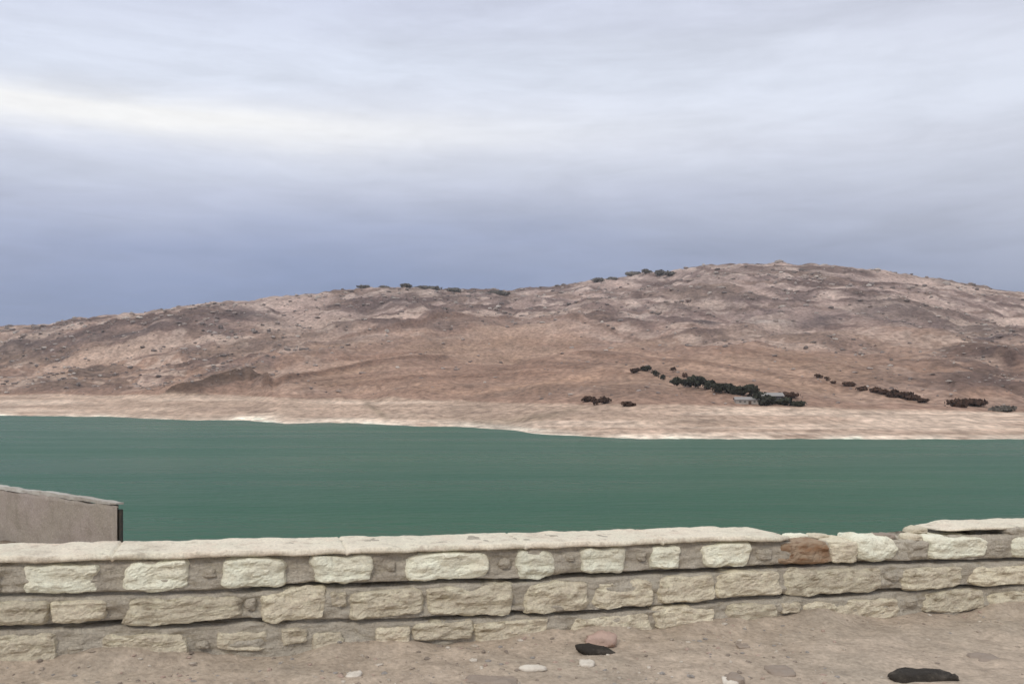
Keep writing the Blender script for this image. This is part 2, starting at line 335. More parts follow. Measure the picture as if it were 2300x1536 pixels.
# colours (soil and rock tones, with broad darker patches)
def mixc(c, col, f): return c + (np.asarray(col)[None, None, :] - c) * np.clip(f, 0, 1)[..., None]
C = np.zeros(PX.shape + (3,)); C[:] = (.325, .245, .200)
up = sstep(830, 640, PY)
C = mixc(C, (.300, .255, .235), up * .9 * (1 - .55 * field))
C = mixc(C, (.325, .238, .188), field * .75)
C = mixc(C, (.335, .262, .20), field * .5 * sstep(-.1, .6, fbm(XX / 150, YYd / 90, octv=3, seed=61)))
mo = fbm(XX / 50, YYd / 70, octv=5, seed=67, gain=.6)
hc = sstep(1.0, 1.015, Tm)
C = mixc(C, (.19, .155, .145), rocky * .95 * sstep(.08, .42, mo))
C = mixc(C, (.48, .42, .375), rocky * .8 * sstep(.12, .5, fbm(XX / 16, YYd / 22, octv=4, seed=73)))
C = mixc(C, (.135, .105, .095), rocky * sstep(.15, .4, sn))
C = mixc(C, (.50, .43, .375), rocky * .7 * sstep(-.35, -.75, sn))
C = mixc(C, (.21, .165, .14), (rocky * .9 + field * .15) * sstep(.25, .6, st_))
C = mixc(C, (.15, .115, .105), rocky * .8 * sstep(.15, .5, fold2) * sstep(-.3, .3, fold)); C = mixc(C, (.46, .385, .34), rocky * .6 * sstep(.3, .7, -fold))
C = mixc(C, (.285, .255, .21), rocky * .2 * sstep(.15, .6, fbm(XX / 90, YYd / 90, octv=3, seed=79)))   # thin dry grass
q = PY - .00013 * (PX - 1150) ** 2
bandn = vnoise((q + 6 * fbm(XX / 130, YYd / 130, octv=2, seed=87)) / 6.5, PX / 420, seed=89) + .5 * vnoise(q / 2.6, PX / 160, seed=88)
C = mixc(C, (.205, .145, .115), field * .55 * sstep(.25, .8, bandn)); C = mixc(C, (.42, .325, .265), field * .5 * sstep(.25, .8, -bandn))
# broad darker patches at the right, and along the left skyline
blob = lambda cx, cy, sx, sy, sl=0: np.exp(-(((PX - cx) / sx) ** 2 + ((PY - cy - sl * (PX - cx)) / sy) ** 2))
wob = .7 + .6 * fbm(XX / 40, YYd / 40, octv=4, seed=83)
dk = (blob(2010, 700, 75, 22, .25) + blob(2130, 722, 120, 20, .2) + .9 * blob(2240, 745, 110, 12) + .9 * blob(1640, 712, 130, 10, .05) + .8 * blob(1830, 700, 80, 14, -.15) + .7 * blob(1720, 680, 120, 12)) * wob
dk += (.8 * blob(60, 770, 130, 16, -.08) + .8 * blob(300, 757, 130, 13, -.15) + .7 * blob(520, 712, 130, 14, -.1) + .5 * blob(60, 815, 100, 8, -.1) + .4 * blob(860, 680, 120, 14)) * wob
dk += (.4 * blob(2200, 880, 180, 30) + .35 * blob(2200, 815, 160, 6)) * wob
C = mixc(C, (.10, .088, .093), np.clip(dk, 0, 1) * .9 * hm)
C = mixc(C, (.42, .40, .37), blob(1725, 705, 45, 6) * hm * .8)
C = mixc(C, (.46, .37, .31), (blob(150, 815, 40, 14, -.5) * .8 + blob(60, 828, 90, 7, -.3) * .6) * hm)
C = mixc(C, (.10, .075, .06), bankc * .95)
C = mixc(C, (.44, .35, .28), line(PX, PY, [(395, 872), (480, 845), (545, 829)], 5, 5)[0] * .6)
for l, s in ((l1, .95), (l2, .7), (l3, .4), (l4, .5), (l6, .35)): C = mixc(C, (.17, .12, .095), l * s * hm)
C = mixc(C, (.44, .33, .25), l5 * .5 * hm)
C = mixc(C, (.40, .34, .29), in1 * np.exp(-((d1 + 8) / 5) ** 2) * .4)
# beach
be = (1 - hc)
bcol = fbm(XX / 45, YYd / 10, octv=4, seed=91)
CB = np.zeros_like(C); CB[:] = (.43, .345, .285)
CB = mixc(CB, (.50, .425, .355), .6 * sstep(-.1, .6, bcol)); bb = vnoise((PY + 4 * fbm(XX / 90, YYd / 60, octv=2, seed=93)) / 7, PX / 420, seed=98); CB = mixc(CB, (.345, .275, .225), sstep(.05, .5, bb) * .75); CB = mixc(CB, (.56, .48, .41), sstep(.1, .6, -bb) * .7)
CB = mixc(CB, (.26, .215, .17), (l7 * .9 + l8 * .8))
rim = np.exp(-(np.clip(Tm, 0, 9) / .10) ** 2) * (Tm >= 0) * (.55 + .6 * fbm(PX / 70, PX * 0, octv=3, seed=95))
rim = rim + blob(560, 940, 60, 7, -.08) + .5 * blob(760, 944, 90, 5)
CB = mixc(CB, (.78, .73, .64), rim)
CB = mixc(CB, (.50, .50, .45), blob(1150, 962, 120, 7, .08) * .7)
CB = mixc(CB, (.27, .215, .18), .5 * sstep(.25, .7, vnoise((PY + 3 * fbm(XX / 60, YYd / 30, octv=3, seed=94)) / 4.5, PX / 260, seed=96)))
CB = CB * np.array([1.17, 1.25, 1.28])
CB = mixc(CB, (.20, .19, .15), (Tm < 0) * .8)
C = C * (1 - be[..., None]) + CB * be[..., None]
upm = (sstep(820, 660, PY) * hc)[..., None]
C = np.clip(C * (np.array([1.06, .92, .84]) * (1 - upm) + np.array([1.09, .98, .96]) * upm) * (1 + .10 * fbm(XX / 5, YYd / 8, octv=3, seed=97))[..., None], .02, .9)
V = np.stack([XX, YYd, ZZ], -1).reshape(-1, 3)
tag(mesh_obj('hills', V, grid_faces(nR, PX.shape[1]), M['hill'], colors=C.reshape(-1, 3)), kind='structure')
EL = HZ - ZZ / YYd * F                             # picture row after relief
def on_hill(px, py):
    """the point of the hillside that stands at this column and row"""
    c = int(np.argmin(np.abs(cols - px))); colm = EL[10:10 + rowsA + rowsB, c]
    vis = np.minimum.accumulate(colm)
    idx = np.where(vis <= py)[0]; i = 10 + (idx[0] if len(idx) else rowsA + rowsB - 1)
    return Vector(((px - CX) / F * D[i, c], D[i, c], ZZ[i, c]))

# ------------------------------------------------------------------ the near wall's own frame
A0, B0 = np.array([-3.06, 5.3]), np.array([4.39, 7.6]); LEN = np.linalg.norm(B0 - A0); TU = (B0 - A0) / LEN; NV = np.array([-TU[1], TU[0]])  # NV points away from the camera
def u_of(px):                                      # metres along the wall's face at picture column px
    k = (np.asarray(px, float) - CX) / F
    # A0 + u*TU = (k*D, D)
    return (k * A0[1] - A0[0]) / (TU[0] - k * TU[1])
def depth_at(u): return A0[1] + np.asarray(u) * TU[1]
def z_of(px, py): return -(np.asarray(py, float) - HZ) * depth_at(u_of(px)) / F
def z_base(u): return -1.655 - .0262 * np.clip(np.asarray(u, float), -12, 22)
def world(u, v, z):
    u, v, z = np.broadcast_arrays(np.asarray(u, float), np.asarray(v, float), np.asarray(z, float))
    return np.stack([A0[0] + u * TU[0] + v * NV[0], A0[1] + u * TU[1] + v * NV[1], z], -1)

# ------------------------------------------------------------------ ground: road side, terrace at the left, bank down to the reservoir
def spaced(a, b, fine0, fine1, step, coarse=18):
    return np.concatenate([fine0 - np.geomspace(.15, fine0 - a, coarse)[::-1], np.arange(fine0, fine1, step), fine1 + np.geomspace(.15, b - fine1, coarse)])
gu = spaced(-140, 160, -3.0, 12.0, .035, 26); gv = np.concatenate([-1.8 - np.geomspace(.1, 60, 26)[::-1], np.arange(-1.8, .25, .03), .25 + np.geomspace(.05, 95, 70)])
GU, GV = np.meshgrid(gu, gv); GW = world(GU, GV, 0)
gx, gy = GW[..., 0], GW[..., 1]
def bank_drop(x, y, v):
    d = np.clip(v - .75, 0, None); drop = np.minimum(.62 * d + .03 * d * d, 24)
    # the terrace at the left carries the concrete parapet
    e = -(x + .452 * y)                             # >0 left of the terrace edge
    par = (y - 14.0) + .73 * (x + 6.2)             # >0 behind the parapet line
    on = sstep(-.35, .1, e) * (1 - sstep(.5, 1.6, par))
    return drop * (1 - on) + np.minimum(.45 * d, 1.1) * on
def ground_z(u, v, x, y):
    n = .022 * fbm(u / .9, v / .9, octv=4, seed=101) + .012 * fbm(u / .16, v / .16, octv=3, seed=103)
    heap = .07 * np.exp(-(np.clip(-v, 0, 9) / .16) ** 2) * (.5 + .8 * fbm(u / .7, u * 0, octv=3, seed=107))    # dirt washed against the foot of the wall
    far = 1.0 * fbm(u / 14, v / 14, octv=3, seed=109) * sstep(2, 30, v)
    return z_base(u) + n + np.where(v < .1, heap, 0) + far - bank_drop(x, y, v)
GZ = ground_z(GU, GV, gx, gy)
tag(mesh_obj('ground', np.stack([gx, gy, GZ], -1).reshape(-1, 3), grid_faces(len(gv), len(gu)), M['ground']), kind='structure')
def on_ground(px, py):
    """the point of the road side seen at this column and row"""
    k = (px - CX) / F; Dd = 5.5
    for _ in range(12):
        x, y = k * Dd, Dd; rel = np.array([x, y]) - A0; u, v = rel @ TU, rel @ NV
        z = float(ground_z(np.array([u]), np.array([v]), np.array([x]), np.array([y]))[0]); Dd = -z * F / (py - HZ)
    return Vector((k * Dd, Dd, z))

# ------------------------------------------------------------------ stone wall
wall = empty('stone_wall', tuple(world(3.9, .2, z_base(3.9))))
tag(wall, 'low rubble stone wall with broken pale concrete coping along the dirt roadside', 'wall')
WLOC = np.array(wall.location)
UMIN, UMAX = -3.5, 12.5
# joints that are open and dark, as rows in the picture
J1 = P([(-900, 1385), (0, 1338), (300, 1334), (560, 1328), (600, 1321), (700, 1314), (850, 1315), (1000, 1305), (1150, 1306), (1280, 1294), (1500, 1285), (1620, 1281), (1750, 1273), (1860, 1264), (1920, 1267), (2080, 1263), (2300, 1257), (3000, 1228)])
J2 = P([(-900, 1465), (0, 1411), (270, 1402), (400, 1404), (560, 1393), (700, 1397), (900, 1394), (1040, 1386), (1150, 1378), (1280, 1378), (1450, 1366), (1600, 1351), (1750, 1340), (1780, 1330), (1830, 1340), (2000, 1328), (2140, 1318), (2200, 1319), (2300, 1311), (3000, 1275)])
JS1 = P([(-900, .3), (540, .25), (600, .9), (1100, .8), (1250, 1), (1700, .8), (1900, 1), (2000, .6), (2300, .6)])
JS2 = P([(-50, .9), (60, .3), (250, 1), (540, .9), (620, .2), (950, .3), (1010, 1), (1400, .9), (1500, .35), (1740, .35), (1780, 1), (2000, .6), (2300, 1)])
def px_of(u):
    w = world(u, 0, 0); return CX + F * w[..., 0] / w[..., 1]
def zline(tab, u): px = px_of(u); return -(np.interp(px, *tab) - HZ) * depth_at(u) / F
TOPF = P([(-900, 1303), (0, 1262), (600, 1244), (1000, 1231), (1700, 1213), (1760, 1217), (1800, 1221), (1900, 1222), (2040, 1217), (2130, 1204), (2265, 1201), (2290, 1188), (2600, 1178), (3200, 1165)])
CAVT = P([(2090, 0), (2120, 1), (2262, 1), (2285, 0)])
un = np.arange(UMIN, UMAX + .001, .017); nF, nT, nB = 66, 14, 8
prof = []
CAV = np.interp(px_of(un), *CAVT); GAPM = np.interp(px_of(un), [1760, 1800, 2060, 2110], [0, 1, 1, .3]); zt = zline(TOPF, un); zb = z_base(un) - .12
j1, j2 = zline(J1, un), zline(J2, un); s1, s2 = np.interp(px_of(un), *JS1), np.interp(px_of(un), *JS2)
for i in range(nF):
    z = zb + (zt - zb) * i / (nF - 1.0)
    v = .008 + .020 * fbm(un / .16, z / .06, octv=4, seed=201) + .014 * fbm(un / .5, z / .2, octv=2, seed=202)
    v = v + .24 * s1 * np.exp(-((z - j1) / .0135) ** 4) + .24 * s2 * np.exp(-((z - j2) / .0135) ** 4)
    rowt = 1 - sstep(0, .05, zt - z); v = v + .03 * rowt
    prof.append(world(un, v, z))
for i in range(1, nT):
    k = i / float(nT); v = .04 + .40 * k
    prof.append(world(un, v, zt - .06 * GAPM * k - .16 * CAV * sstep(.06, .12, v) * (1 - sstep(.40, .44, v)) + .012 * fbm(un / .12, un * 0 + v / .12, octv=3, seed=205) + .02 * math.sin(k * math.pi)))
for i in range(nB):
    k = i / (nB - 1.0); prof.append(world(un, .45 + .02 * fbm(un / .15, un * 0 + k * 3, octv=3, seed=207), zt + (zb - .5 - zt) * k - .01))
PV = np.stack(prof, 0)
MV = PV.reshape(-1, 3) - WLOC
mf = grid_faces(len(prof), len(un))
mo_ = mesh_obj('mortar', MV, mf[:, ::-1], M['mortar'], wall)

def cube_grid(nx, ny, nz):
    vs, fs, idx = [], [], {}
    def vid(i, j, k):
        if (i, j, k) not in idx: idx[(i, j, k)] = len(vs); vs.append((2 * i / nx - 1, 2 * j / ny - 1, 2 * k / nz - 1))
        return idx[(i, j, k)]
    for i in range(nx):
        for j in range(ny):
            for k, fl in ((0, 1), (nz, 0)):
                q = [vid(i, j, k), vid(i + 1, j, k), vid(i + 1, j + 1, k), vid(i, j + 1, k)]; fs.append(q[::-1] if fl else q)
    for i in range(nx):
        for k in range(nz):
            for j, fl in ((0, 0), (ny, 1)):
                q = [vid(i, j, k), vid(i + 1, j, k), vid(i + 1, j, k + 1), vid(i, j, k + 1)]; fs.append(q[::-1] if fl else q)
    for j in range(ny):
        for k in range(nz):
            for i, fl in ((0, 1), (nx, 0)):
                q = [vid(i, j, k), vid(i, j + 1, k), vid(i, j + 1, k + 1), vid(i, j, k + 1)]; fs.append(q[::-1] if fl else q)
    return np.array(vs, float), np.array(fs)
CG = cube_grid(24, 5, 14)
def hewn(a, b, c, seed, power=7.0, rough=.10, grid=CG, ledges=True):
    """a rough-hewn block: rounded box, skewed, chipped; half sizes a (length), b (depth), c (height)"""
    rg = np.random.default_rng(seed); p = grid[0].copy()
    nrm = (np.abs(p) ** power).sum(1) ** (1 / power); q = p / nrm[:, None]
    q[:, 2] *= 1 + rg.uniform(-.12, .12) * q[:, 0]; q[:, 0] *= 1 + rg.uniform(-.10, .10) * q[:, 2]
    q[:, 2] += rg.uniform(-.06, .06) * q[:, 0] + .10 * fbm(q[:, 0] * 1.3 + seed, q[:, 1] + .3, octv=2, seed=seed)
    w = q * np.array([a, b, c]); s = min(a, c)
    for ax in range(3):
        w[:, ax] += rough * s * fbm(w[:, 0] / (s * 1.3) + ax * 7, w[:, 1] / (s * 1.1) + seed % 97, w[:, 2] / (s * .7), octv=3, seed=seed + ax)
    if ledges:   # split faces: the bed of the stone breaks back in small steps
        k = vnoise(w[:, 0] / (s * 2.2) + seed, w[:, 2] / (s * .42) + 3, seed=seed + 9); w[:, 1] += np.where(w[:, 1] < 0, 1, 0) * s * .16 * np.round(k * 2.2) / 2.2
    return w, grid[1]
def wall_stone(x0, x1, y0, y1, mat, proud=.03, seed=None, depth=.13, name='stone', power=7.5, rough=.14):
    seed = seed if seed is not None else int(abs(x0) * 3 + y0)
    u0, u1 = float(u_of(x0)), float(u_of(x1)); xm = (x0 + x1) / 2
    zt_, zb_ = float(z_of(xm, y0)), float(z_of(xm, y1)); um = (u0 + u1) / 2
    return uz_stone(um, (zt_ + zb_) / 2, (u1 - u0) / 2, (zt_ - zb_) / 2, mat, proud, seed, depth, name, power, rough)
def uz_stone(um, zm, a, c, mat, proud=.03, seed=1, depth=.13, name='stone', power=7.5, rough=.14):
    w, f = hewn(a * 1.03, depth, c * 1.04, seed, power, rough)
    tilt = -.022 + random.uniform(-.015, .015)
    u = um + w[:, 0] * math.cos(tilt) - w[:, 2] * math.sin(tilt); z = zm + w[:, 0] * math.sin(tilt) + w[:, 2] * math.cos(tilt)
    v = depth - proud + w[:, 1]
    c0 = world(um, depth - proud, zm)
    o = mesh_obj(name, world(u, v, z) - c0, f, M[mat], wall, smooth=False); o.location = c0 - WLOC
    return o
PALE, TAN, RUST = 'stone_pale', 'stone_tan', 'stone_rust'
course1 = [(-165, 0, 1272, 1336), (52, 223, 1267, 1331), (278, 426, 1259, 1325), (497, 643, 1252, 1317), (700, 838, 1247, 1306), (910, 1100, 1240, 1299), (1160, 1245, 1234, 1296),
           (1303, 1405, 1228, 1284), (1462, 1527, 1226, 1276), (1578, 1685, 1220, 1272), (2086, 2218, 1205, 1252), (2272, 2420, 1200, 1250)]
for s in course1: wall_stone(*s, PALE, proud=.03, depth=.16, power=6.5)
wall_stone(1748, 1864, 1216, 1264, RUST, proud=.03, depth=.17)
wall_stone(1868, 1925, 1216, 1262, TAN, proud=.025, depth=.16)
wall_stone(1922, 2018, 1207, 1260, PALE, proud=.035, depth=.17, power=4)
wall_stone(2040, 2084, 1214, 1258, 'mortar', proud=.02, depth=.15)
course2 = [(-200, -45, 1352, 1408), (-40, 108, 1350, 1402), (114, 240, 1348, 1396), (283, 545, 1343, 1397), (588, 730, 1325, 1392), (742, 780, 1330, 1362), (785, 948, 1327, 1386), (958, 1152, 1315, 1380), (1182, 1322, 1308, 1374),
           (1332, 1468, 1303, 1362), (1478, 1604, 1293, 1350), (1610, 1752, 1282, 1337), (1764, 1980, 1277, 1332), (2030, 2160, 1273, 1320), (2180, 2400, 1270, 1311)]
for s in course2: wall_stone(*s, TAN, proud=.03 if s[1] - s[0] > 60 else .015, rough=.14)
course3 = [(-230, -60, 1428, 1500), (-40, 130, 1424, 1492), (222, 420, 1424, 1480), (485, 600, 1420, 1460), (632, 690, 1410, 1446), (700, 772, 1420, 1462), (842, 922, 1408, 1448), (926, 1064, 1396, 1436), (1070, 1228, 1392, 1444),
           (1286, 1464, 1382, 1432), (1468, 1604, 1362, 1412), (1632, 1745, 1354, 1394), (1755, 1798, 1352, 1376), (1803, 2022, 1348, 1396), (2076, 2212, 1326, 1372), (2228, 2400, 1326, 1366)]
for s in course3: wall_stone(*s, TAN, proud=.022, rough=.15)
# the wall goes on past both sides of the picture
for side, (ua, ub) in enumerate(((UMIN + .1, float(u_of(-235))), (float(u_of(2430)), UMAX - .1))):
    for ci, (za, zb2, mt) in enumerate((((.26), .41, PALE), (.13, .245, TAN), (-.02, .11, TAN))):
        u = ua
        while u < ub - .12:
            w = min(random.uniform(.28, .6), ub - u); g_ = random.uniform(.03, .12)
            zz_ = float(z_base(u)) + (.10 if side == 0 else .14); k = 1.05 if side == 0 else 1.12
            uz_stone(u + w / 2, zz_ + (za + zb2) / 2 * k, (w - g_) / 2, (zb2 - za) / 2 * k * .92, mt, .03, int(u * 100 + ci * 999 + 500))
            u += w
# small pinning stones in the mortar
for (x0, x1, y0, y1) in [(455, 486, 1275, 1300), (868, 890, 1262, 1285), (1120, 1148, 1256, 1278), (1268, 1292, 1244, 1262), (1432, 1452, 1240, 1262), (1700, 1735, 1232, 1256), (550, 575, 1345, 1372), (2232, 2256, 1222, 1240),
                         (1990, 2020, 1285, 1305), (150, 195, 1448, 1470), (440, 470, 1440, 1458), (1240, 1276, 1400, 1424), (2035, 2065, 1340, 1362)]:
    wall_stone(x0, x1, y0, y1, 'mortar', proud=.018, depth=.06, power=3, rough=.2)

# coping: a long slab of poured concrete that breaks off, then a second piece lifted off the wall
def coping(px0, px1, back, thick, name, step=.012, tip0=0.0, tip1=0.0, w0=-.035, w1=.47, seed=5, label=None, cracks=(-1.2, .62, 2.05, 3.3, 4.36, 5.5, 8.6, 9.9)):
    uu = np.arange(float(u_of(px0)), float(u_of(px1)), step); n = len(uu); px = px_of(uu)
    # height so that its back edge shows at the given picture row
    Dback = depth_at(uu) + w1 * NV[1]; Xb = world(uu, w1, 0)[:, 0]; pxb = CX + F * Xb / Dback
    zt_ = -(np.interp(pxb, *P(back)) - HZ) * Dback / F
    zt_ = zt_ + .006 * fbm(uu / .25, uu * 0, octv=3, seed=seed)
    for uc in cracks: zt_ = zt_ - .016 * np.exp(-((uu - uc) / .007) ** 2)
    s = np.ones(n)
    if tip0: s *= np.clip((uu - uu[0]) / tip0, .02, 1) ** .5
    if tip1: s *= np.clip((uu[-1] - uu) / tip1, .02, 1) ** .5
    sec = [(0, -1), (-.008, -.6), (.0, -.12), (.014, 0)] + [(x, 0) for x in np.linspace(.06, .94, 12)] + [(.985, -.05), (1.0, -.3), (1.0, -.7), (.98, -1)] + [(x, -1) for x in np.linspace(.85, .15, 6)]
    rings = []
    for (a, h) in sec:
        edge = .016 * fbm(uu / .3, uu * 0 + a * 3, octv=3, seed=seed + 3) + .016 * np.clip(vnoise(uu / .09, uu * 0 + (h + 1) * .8, seed=seed + 4), 0, 1)
        v = w0 + (w1 - w0) * (.5 + (a - .5) * (.55 + .45 * s)) + (edge if a < .03 else edge * .4)
        z = zt_ + h * thick * s - (1 - s) * thick * .6 + (.006 * fbm(uu / .11, v / .11, octv=4, seed=seed + 7) if h > -.5 else 0)
        rings.append(world(uu, v, z))
    R = np.stack(rings, 1); k = R.shape[1]; V_ = R.reshape(-1, 3)
    f = grid_faces(n, k, True)
    V_ = np.concatenate([V_, R[0].mean(0)[None], R[-1].mean(0)[None]]); a0, a1 = len(V_) - 2, len(V_) - 1
    caps = [(i, (i + 1) % k, a0, a0) for i in range(k)] + [((n - 1) * k + (i + 1) % k, (n - 1) * k + i, a1, a1) for i in range(k)]
    me = bpy.data.meshes.new(name); me.from_pydata([tuple(v) for v in V_ - WLOC], [], [tuple(int(x) for x in q[::-1]) for q in f] + [tuple(int(x) for x in c[:3])[::-1] for c in caps])
    me.materials.append(M['coping']); me.polygons.foreach_set('use_smooth', [True] * len(me.polygons)); me.update()
    o = bpy.data.objects.new(name, me); COL.objects.link(o); o.parent = wall
    if label: o['label'] = label
    return o
coping(-900, 1788, [(-900, 1250), (0, 1221), (300, 1214), (800, 1203), (1200, 1193), (1500, 1184), (1640, 1182), (1740, 1185), (1800, 1194)], .038, 'coping', tip1=.16, label='long pale coping slab that breaks off at the gap')
coping(2128, 3300, [(2052, 1174), (2100, 1168), (2300, 1162), (2700, 1150), (3300, 1135)], .026, 'coping', tip0=.40, w0=.03, seed=15, label='short pale coping slab lifted clear of the stones beside the gap')
# rubble under the lifted slab and on the broken top
for (x0, x1, y0, y1, mt, v) in [(2046, 2084, 1202, 1218, 'stone_tan', .02), (2075, 2115, 1190, 1206, 'stone_tan', .12), (2268, 2310, 1184, 1204, 'mortar', .01), (1800, 1850, 1208, 1222, PALE, .15), (1865, 1905, 1210, 1222, TAN, .2), (2000, 2040, 1205, 1220, 'rock_grey', .12), (2330, 2420, 1182, 1203, 'mortar', .03)]:
    wall_stone(x0, x1, y0, y1, mt, proud=-v, depth=.08, power=3, rough=.2)

# ------------------------------------------------------------------ concrete parapet on the terrace at the left
par = empty('concrete_parapet', (-8.0, 15.6, -2.3)); tag(par, 'grey brown concrete parapet with pale cap standing at the left beyond the stone wall', 'parapet')
PL = np.array(par.location)
E1 = np.array([-6.22, 14.0]); dirp = np.array([-3.22, 2.35]); dirp /= np.linalg.norm(dirp); np_ = np.array([-dirp[1], -dirp[0]]) * -1   # np_: away from the camera side
np_ = np.array([dirp[1], -dirp[0]]);  # to the right and back
if np_ @ np.array([0, 1]) < 0: np_ = -np_
ray = E1 / np.linalg.norm(E1)
ss = np.linspace(0, 16, 130); zs = np.linspace(-5.2, -1.81, 44)
ring = []
for z in zs: ring.append((0.0, z))
for a in (.06, .11, .16): ring.append((a, -1.81))
for z in zs[::-6]: ring.append((.16, z))
pv = []
for s in ss:
    for (a, z) in ring:
        p = E1 + dirp * s + (ray * a if s < .5 else (ray * a * (1 - min((s - .5) / 1, 1)) + np_ * a * min((s - .5) / 1, 1)))
        n = .02 * float(0); pv.append((p[0], p[1], z))
pv = np.array(pv); nn = .025 * fbm(pv[:, 0] / .4, pv[:, 2] / .3, octv=4, seed=301); pv[:, 1] += nn; pv[:, 2] += .03 * (pv[:, 2] > -1.82) * fbm(pv[:, 0] / .5, pv[:, 1] / .5, octv=2, seed=303)
k = len(ring); f = grid_faces(len(ss), k, True)
mesh_obj('wall_face', pv - PL, f, M['concrete'], par)
def box_path(pts, w_dir, w, z0, z1, name, mat, parent, org):
    v = []
    for p in pts:
        for (a, z) in ((0, z0), (0, z1), (w, z1), (w, z0)): v.append((p[0] + w_dir[0] * a, p[1] + w_dir[1] * a, z))
    f = grid_faces(len(pts), 4, True).tolist(); n = len(pts)
    if name == 'cap':
        v = np.array(v); v += .018 * np.stack([fbm(v[:, 0] / .35, v[:, 1] / .35, v[:, 2] / .02, octv=3, seed=q) for q in (1, 2, 3)], 1)
    f += [[0, 1, 2, 3], [(n - 1) * 4 + i for i in (3, 2, 1, 0)]]
    return mesh_obj(name, np.array(v) - org, f, mat, parent, smooth=False)
cp = [E1 + dirp * s - ray * .03 for s in np.linspace(.05, 16, 200)]
box_path(cp, np_, .13, -1.808, -1.755, 'cap', M['cap'], par, PL)
q0 = E1 + dirp * .0
box_path([q0 + dirp * .16, q0 + np.array([.0, -.03])], ray * -1, .035, -5.2, -1.812, 'end_pier', M['concrete'], par, PL)
px_upright = E1 + np.array([.0, .02])
vv = []; 
for z in np.linspace(-5.2, -1.87, 6):
    for a in np.linspace(0, 2 * math.pi, 9)[:-1]: vv.append((px_upright[0] + .03 + .042 * math.cos(a), px_upright[1] + .042 * math.sin(a), z))
mesh_obj('end_upright', np.array(vv) - PL, grid_faces(6, 8, True), M['dark_upright'], par)  # narrow dark upright closing the parapet's right end

# ------------------------------------------------------------------ stones and gravel on the dirt
G2 = cube_grid(7, 6, 5)
def loose(name, px, py, wpx, hpx, dpt, mat, label, cat='rock', yaw=0.0, seed=1, lift=.25, power=2.6, rough=.22, group=None, dz=0.0):
    p = on_ground(px, py); sc = p.y / F; a, c = wpx * sc / 2, hpx * sc / 2
    w, f = hewn(a, dpt / 2, c, seed, power, rough, G2, False)
    o = mesh_obj(name, w, f, M[mat]); o.location = (p.x, p.y, p.z + c * lift + dz); o.rotation_euler = (0, 0, yaw)
    tag(o, label, cat, group); return o
loose('pink_stone', 1348, 1446, 66, 34, .13, 'rock_pink', 'pinkish flat stone lying at the foot of the wall above the black shade piece', seed=4, lift=.4, power=4, rough=.4)
loose('black_stone_or_shade', 1338, 1466, 92, 26, .10, 'rock_or_shade_dark', 'thin tilted black piece standing for the shade in the hollow just below the pinkish stone', seed=8, lift=.2).rotation_euler = (0, .22, .1)  # black piece stands in for shade in the hollow under the pinkish stone
loose('black_stone_or_shade', 2072, 1528, 150, 32, .16, 'rock_or_shade_dark', 'largest black stone, long and lumpy, in the dirt at the bottom right', seed=12, lift=.3, power=3.5, rough=.4)
loose('white_stone', 1197, 1503, 62, 16, .08, 'rock_white', 'small flat white stone on bare dirt left of the black shade piece', seed=16)
loose('grey_piece', 1105, 1530, 120, 26, .16, 'rock_grey', 'flat grey piece sunk in dirt at the bottom middle of the view', seed=20, lift=-.3, rough=.4, power=4)  # low grey piece set partly into the dirt
for i, (px, py, w, h, mt, lb) in enumerate([
        (795, 1517, 32, 14, 'rock_white', 'little pale stone on dirt at the bottom, left of the sunken grey piece'),
        (1318, 1490, 34, 10, 'rock_white', 'sliver of pale stone on the dirt just below the tilted black shade piece'),
        (1640, 1532, 34, 16, 'rock_white', 'pale chip at the bottom edge between the grey piece and largest black stone'),
        (1650, 1524, 40, 16, 'rock_grey', 'small brown stone right beside the pale chip at the bottom edge'),
        (1752, 1508, 60, 12, 'rock_grey', 'thin flat grey stone midway between the pale chip and largest black stone'),
        (1668, 1452, 28, 9, 'rock_grey', 'small grey stone alone on smooth dirt near the wall foot, right of centre'),
        (2210, 1478, 60, 12, 'rock_grey', 'long flat grey stone above right of the largest black stone'),
]):
    loose('small_stone', px, py, w, h, w * .0035, mt, lb, seed=40 + i, power=4, rough=.42, lift=.05, group='small stones lying on the dirt')

ico_v = []
phi = (1 + 5 ** .5) / 2
for a, b in ((-1, phi), (1, phi), (-1, -phi), (1, -phi)): ico_v += [(a, b, 0), (0, a, b), (b, 0, a)]
ico_v = np.array(ico_v, float); ico_v /= np.linalg.norm(ico_v[0])
def hull_faces(v):
    fs = []; n = len(v)
    for i in range(n):
        for j in range(i + 1, n):
            for k in range(j + 1, n):
                nrm = np.cross(v[j] - v[i], v[k] - v[i]); d = (v - v[i]) @ nrm
                if (d <= 1e-6).all(): fs.append((i, j, k))
                elif (d >= -1e-6).all(): fs.append((i, k, j))
    return np.array(fs)
ico_f = hull_faces(ico_v)
def scatter(name, pos, size, mat, colors, squash=(.35, .7), label=None, cat=None):
    n = len(pos); base = ico_v[None] * (1 + RNG.uniform(-.28, .28, (n, 12, 1)))
    ang = RNG.uniform(0, 6.28, n); sc = np.stack([size * RNG.uniform(.8, 1.6, n), size * RNG.uniform(.7, 1.2, n), size * RNG.uniform(*squash, n)], 1)
    b = base * sc[:, None, :]; ca, sa = np.cos(ang)[:, None], np.sin(ang)[:, None]
    x = b[..., 0] * ca - b[..., 1] * sa; y = b[..., 0] * sa + b[..., 1] * ca
    v = np.stack([x, y, b[..., 2]], -1) + pos[:, None, :]
    f = (ico_f[None] + (np.arange(n) * 12)[:, None, None]).reshape(-1, 3)
    o = mesh_obj(name, v.reshape(-1, 3), f, M[mat], smooth=False, colors=np.repeat(colors, 12, 0)); tag(o, label, cat, kind='stuff'); return o
ng = 26000
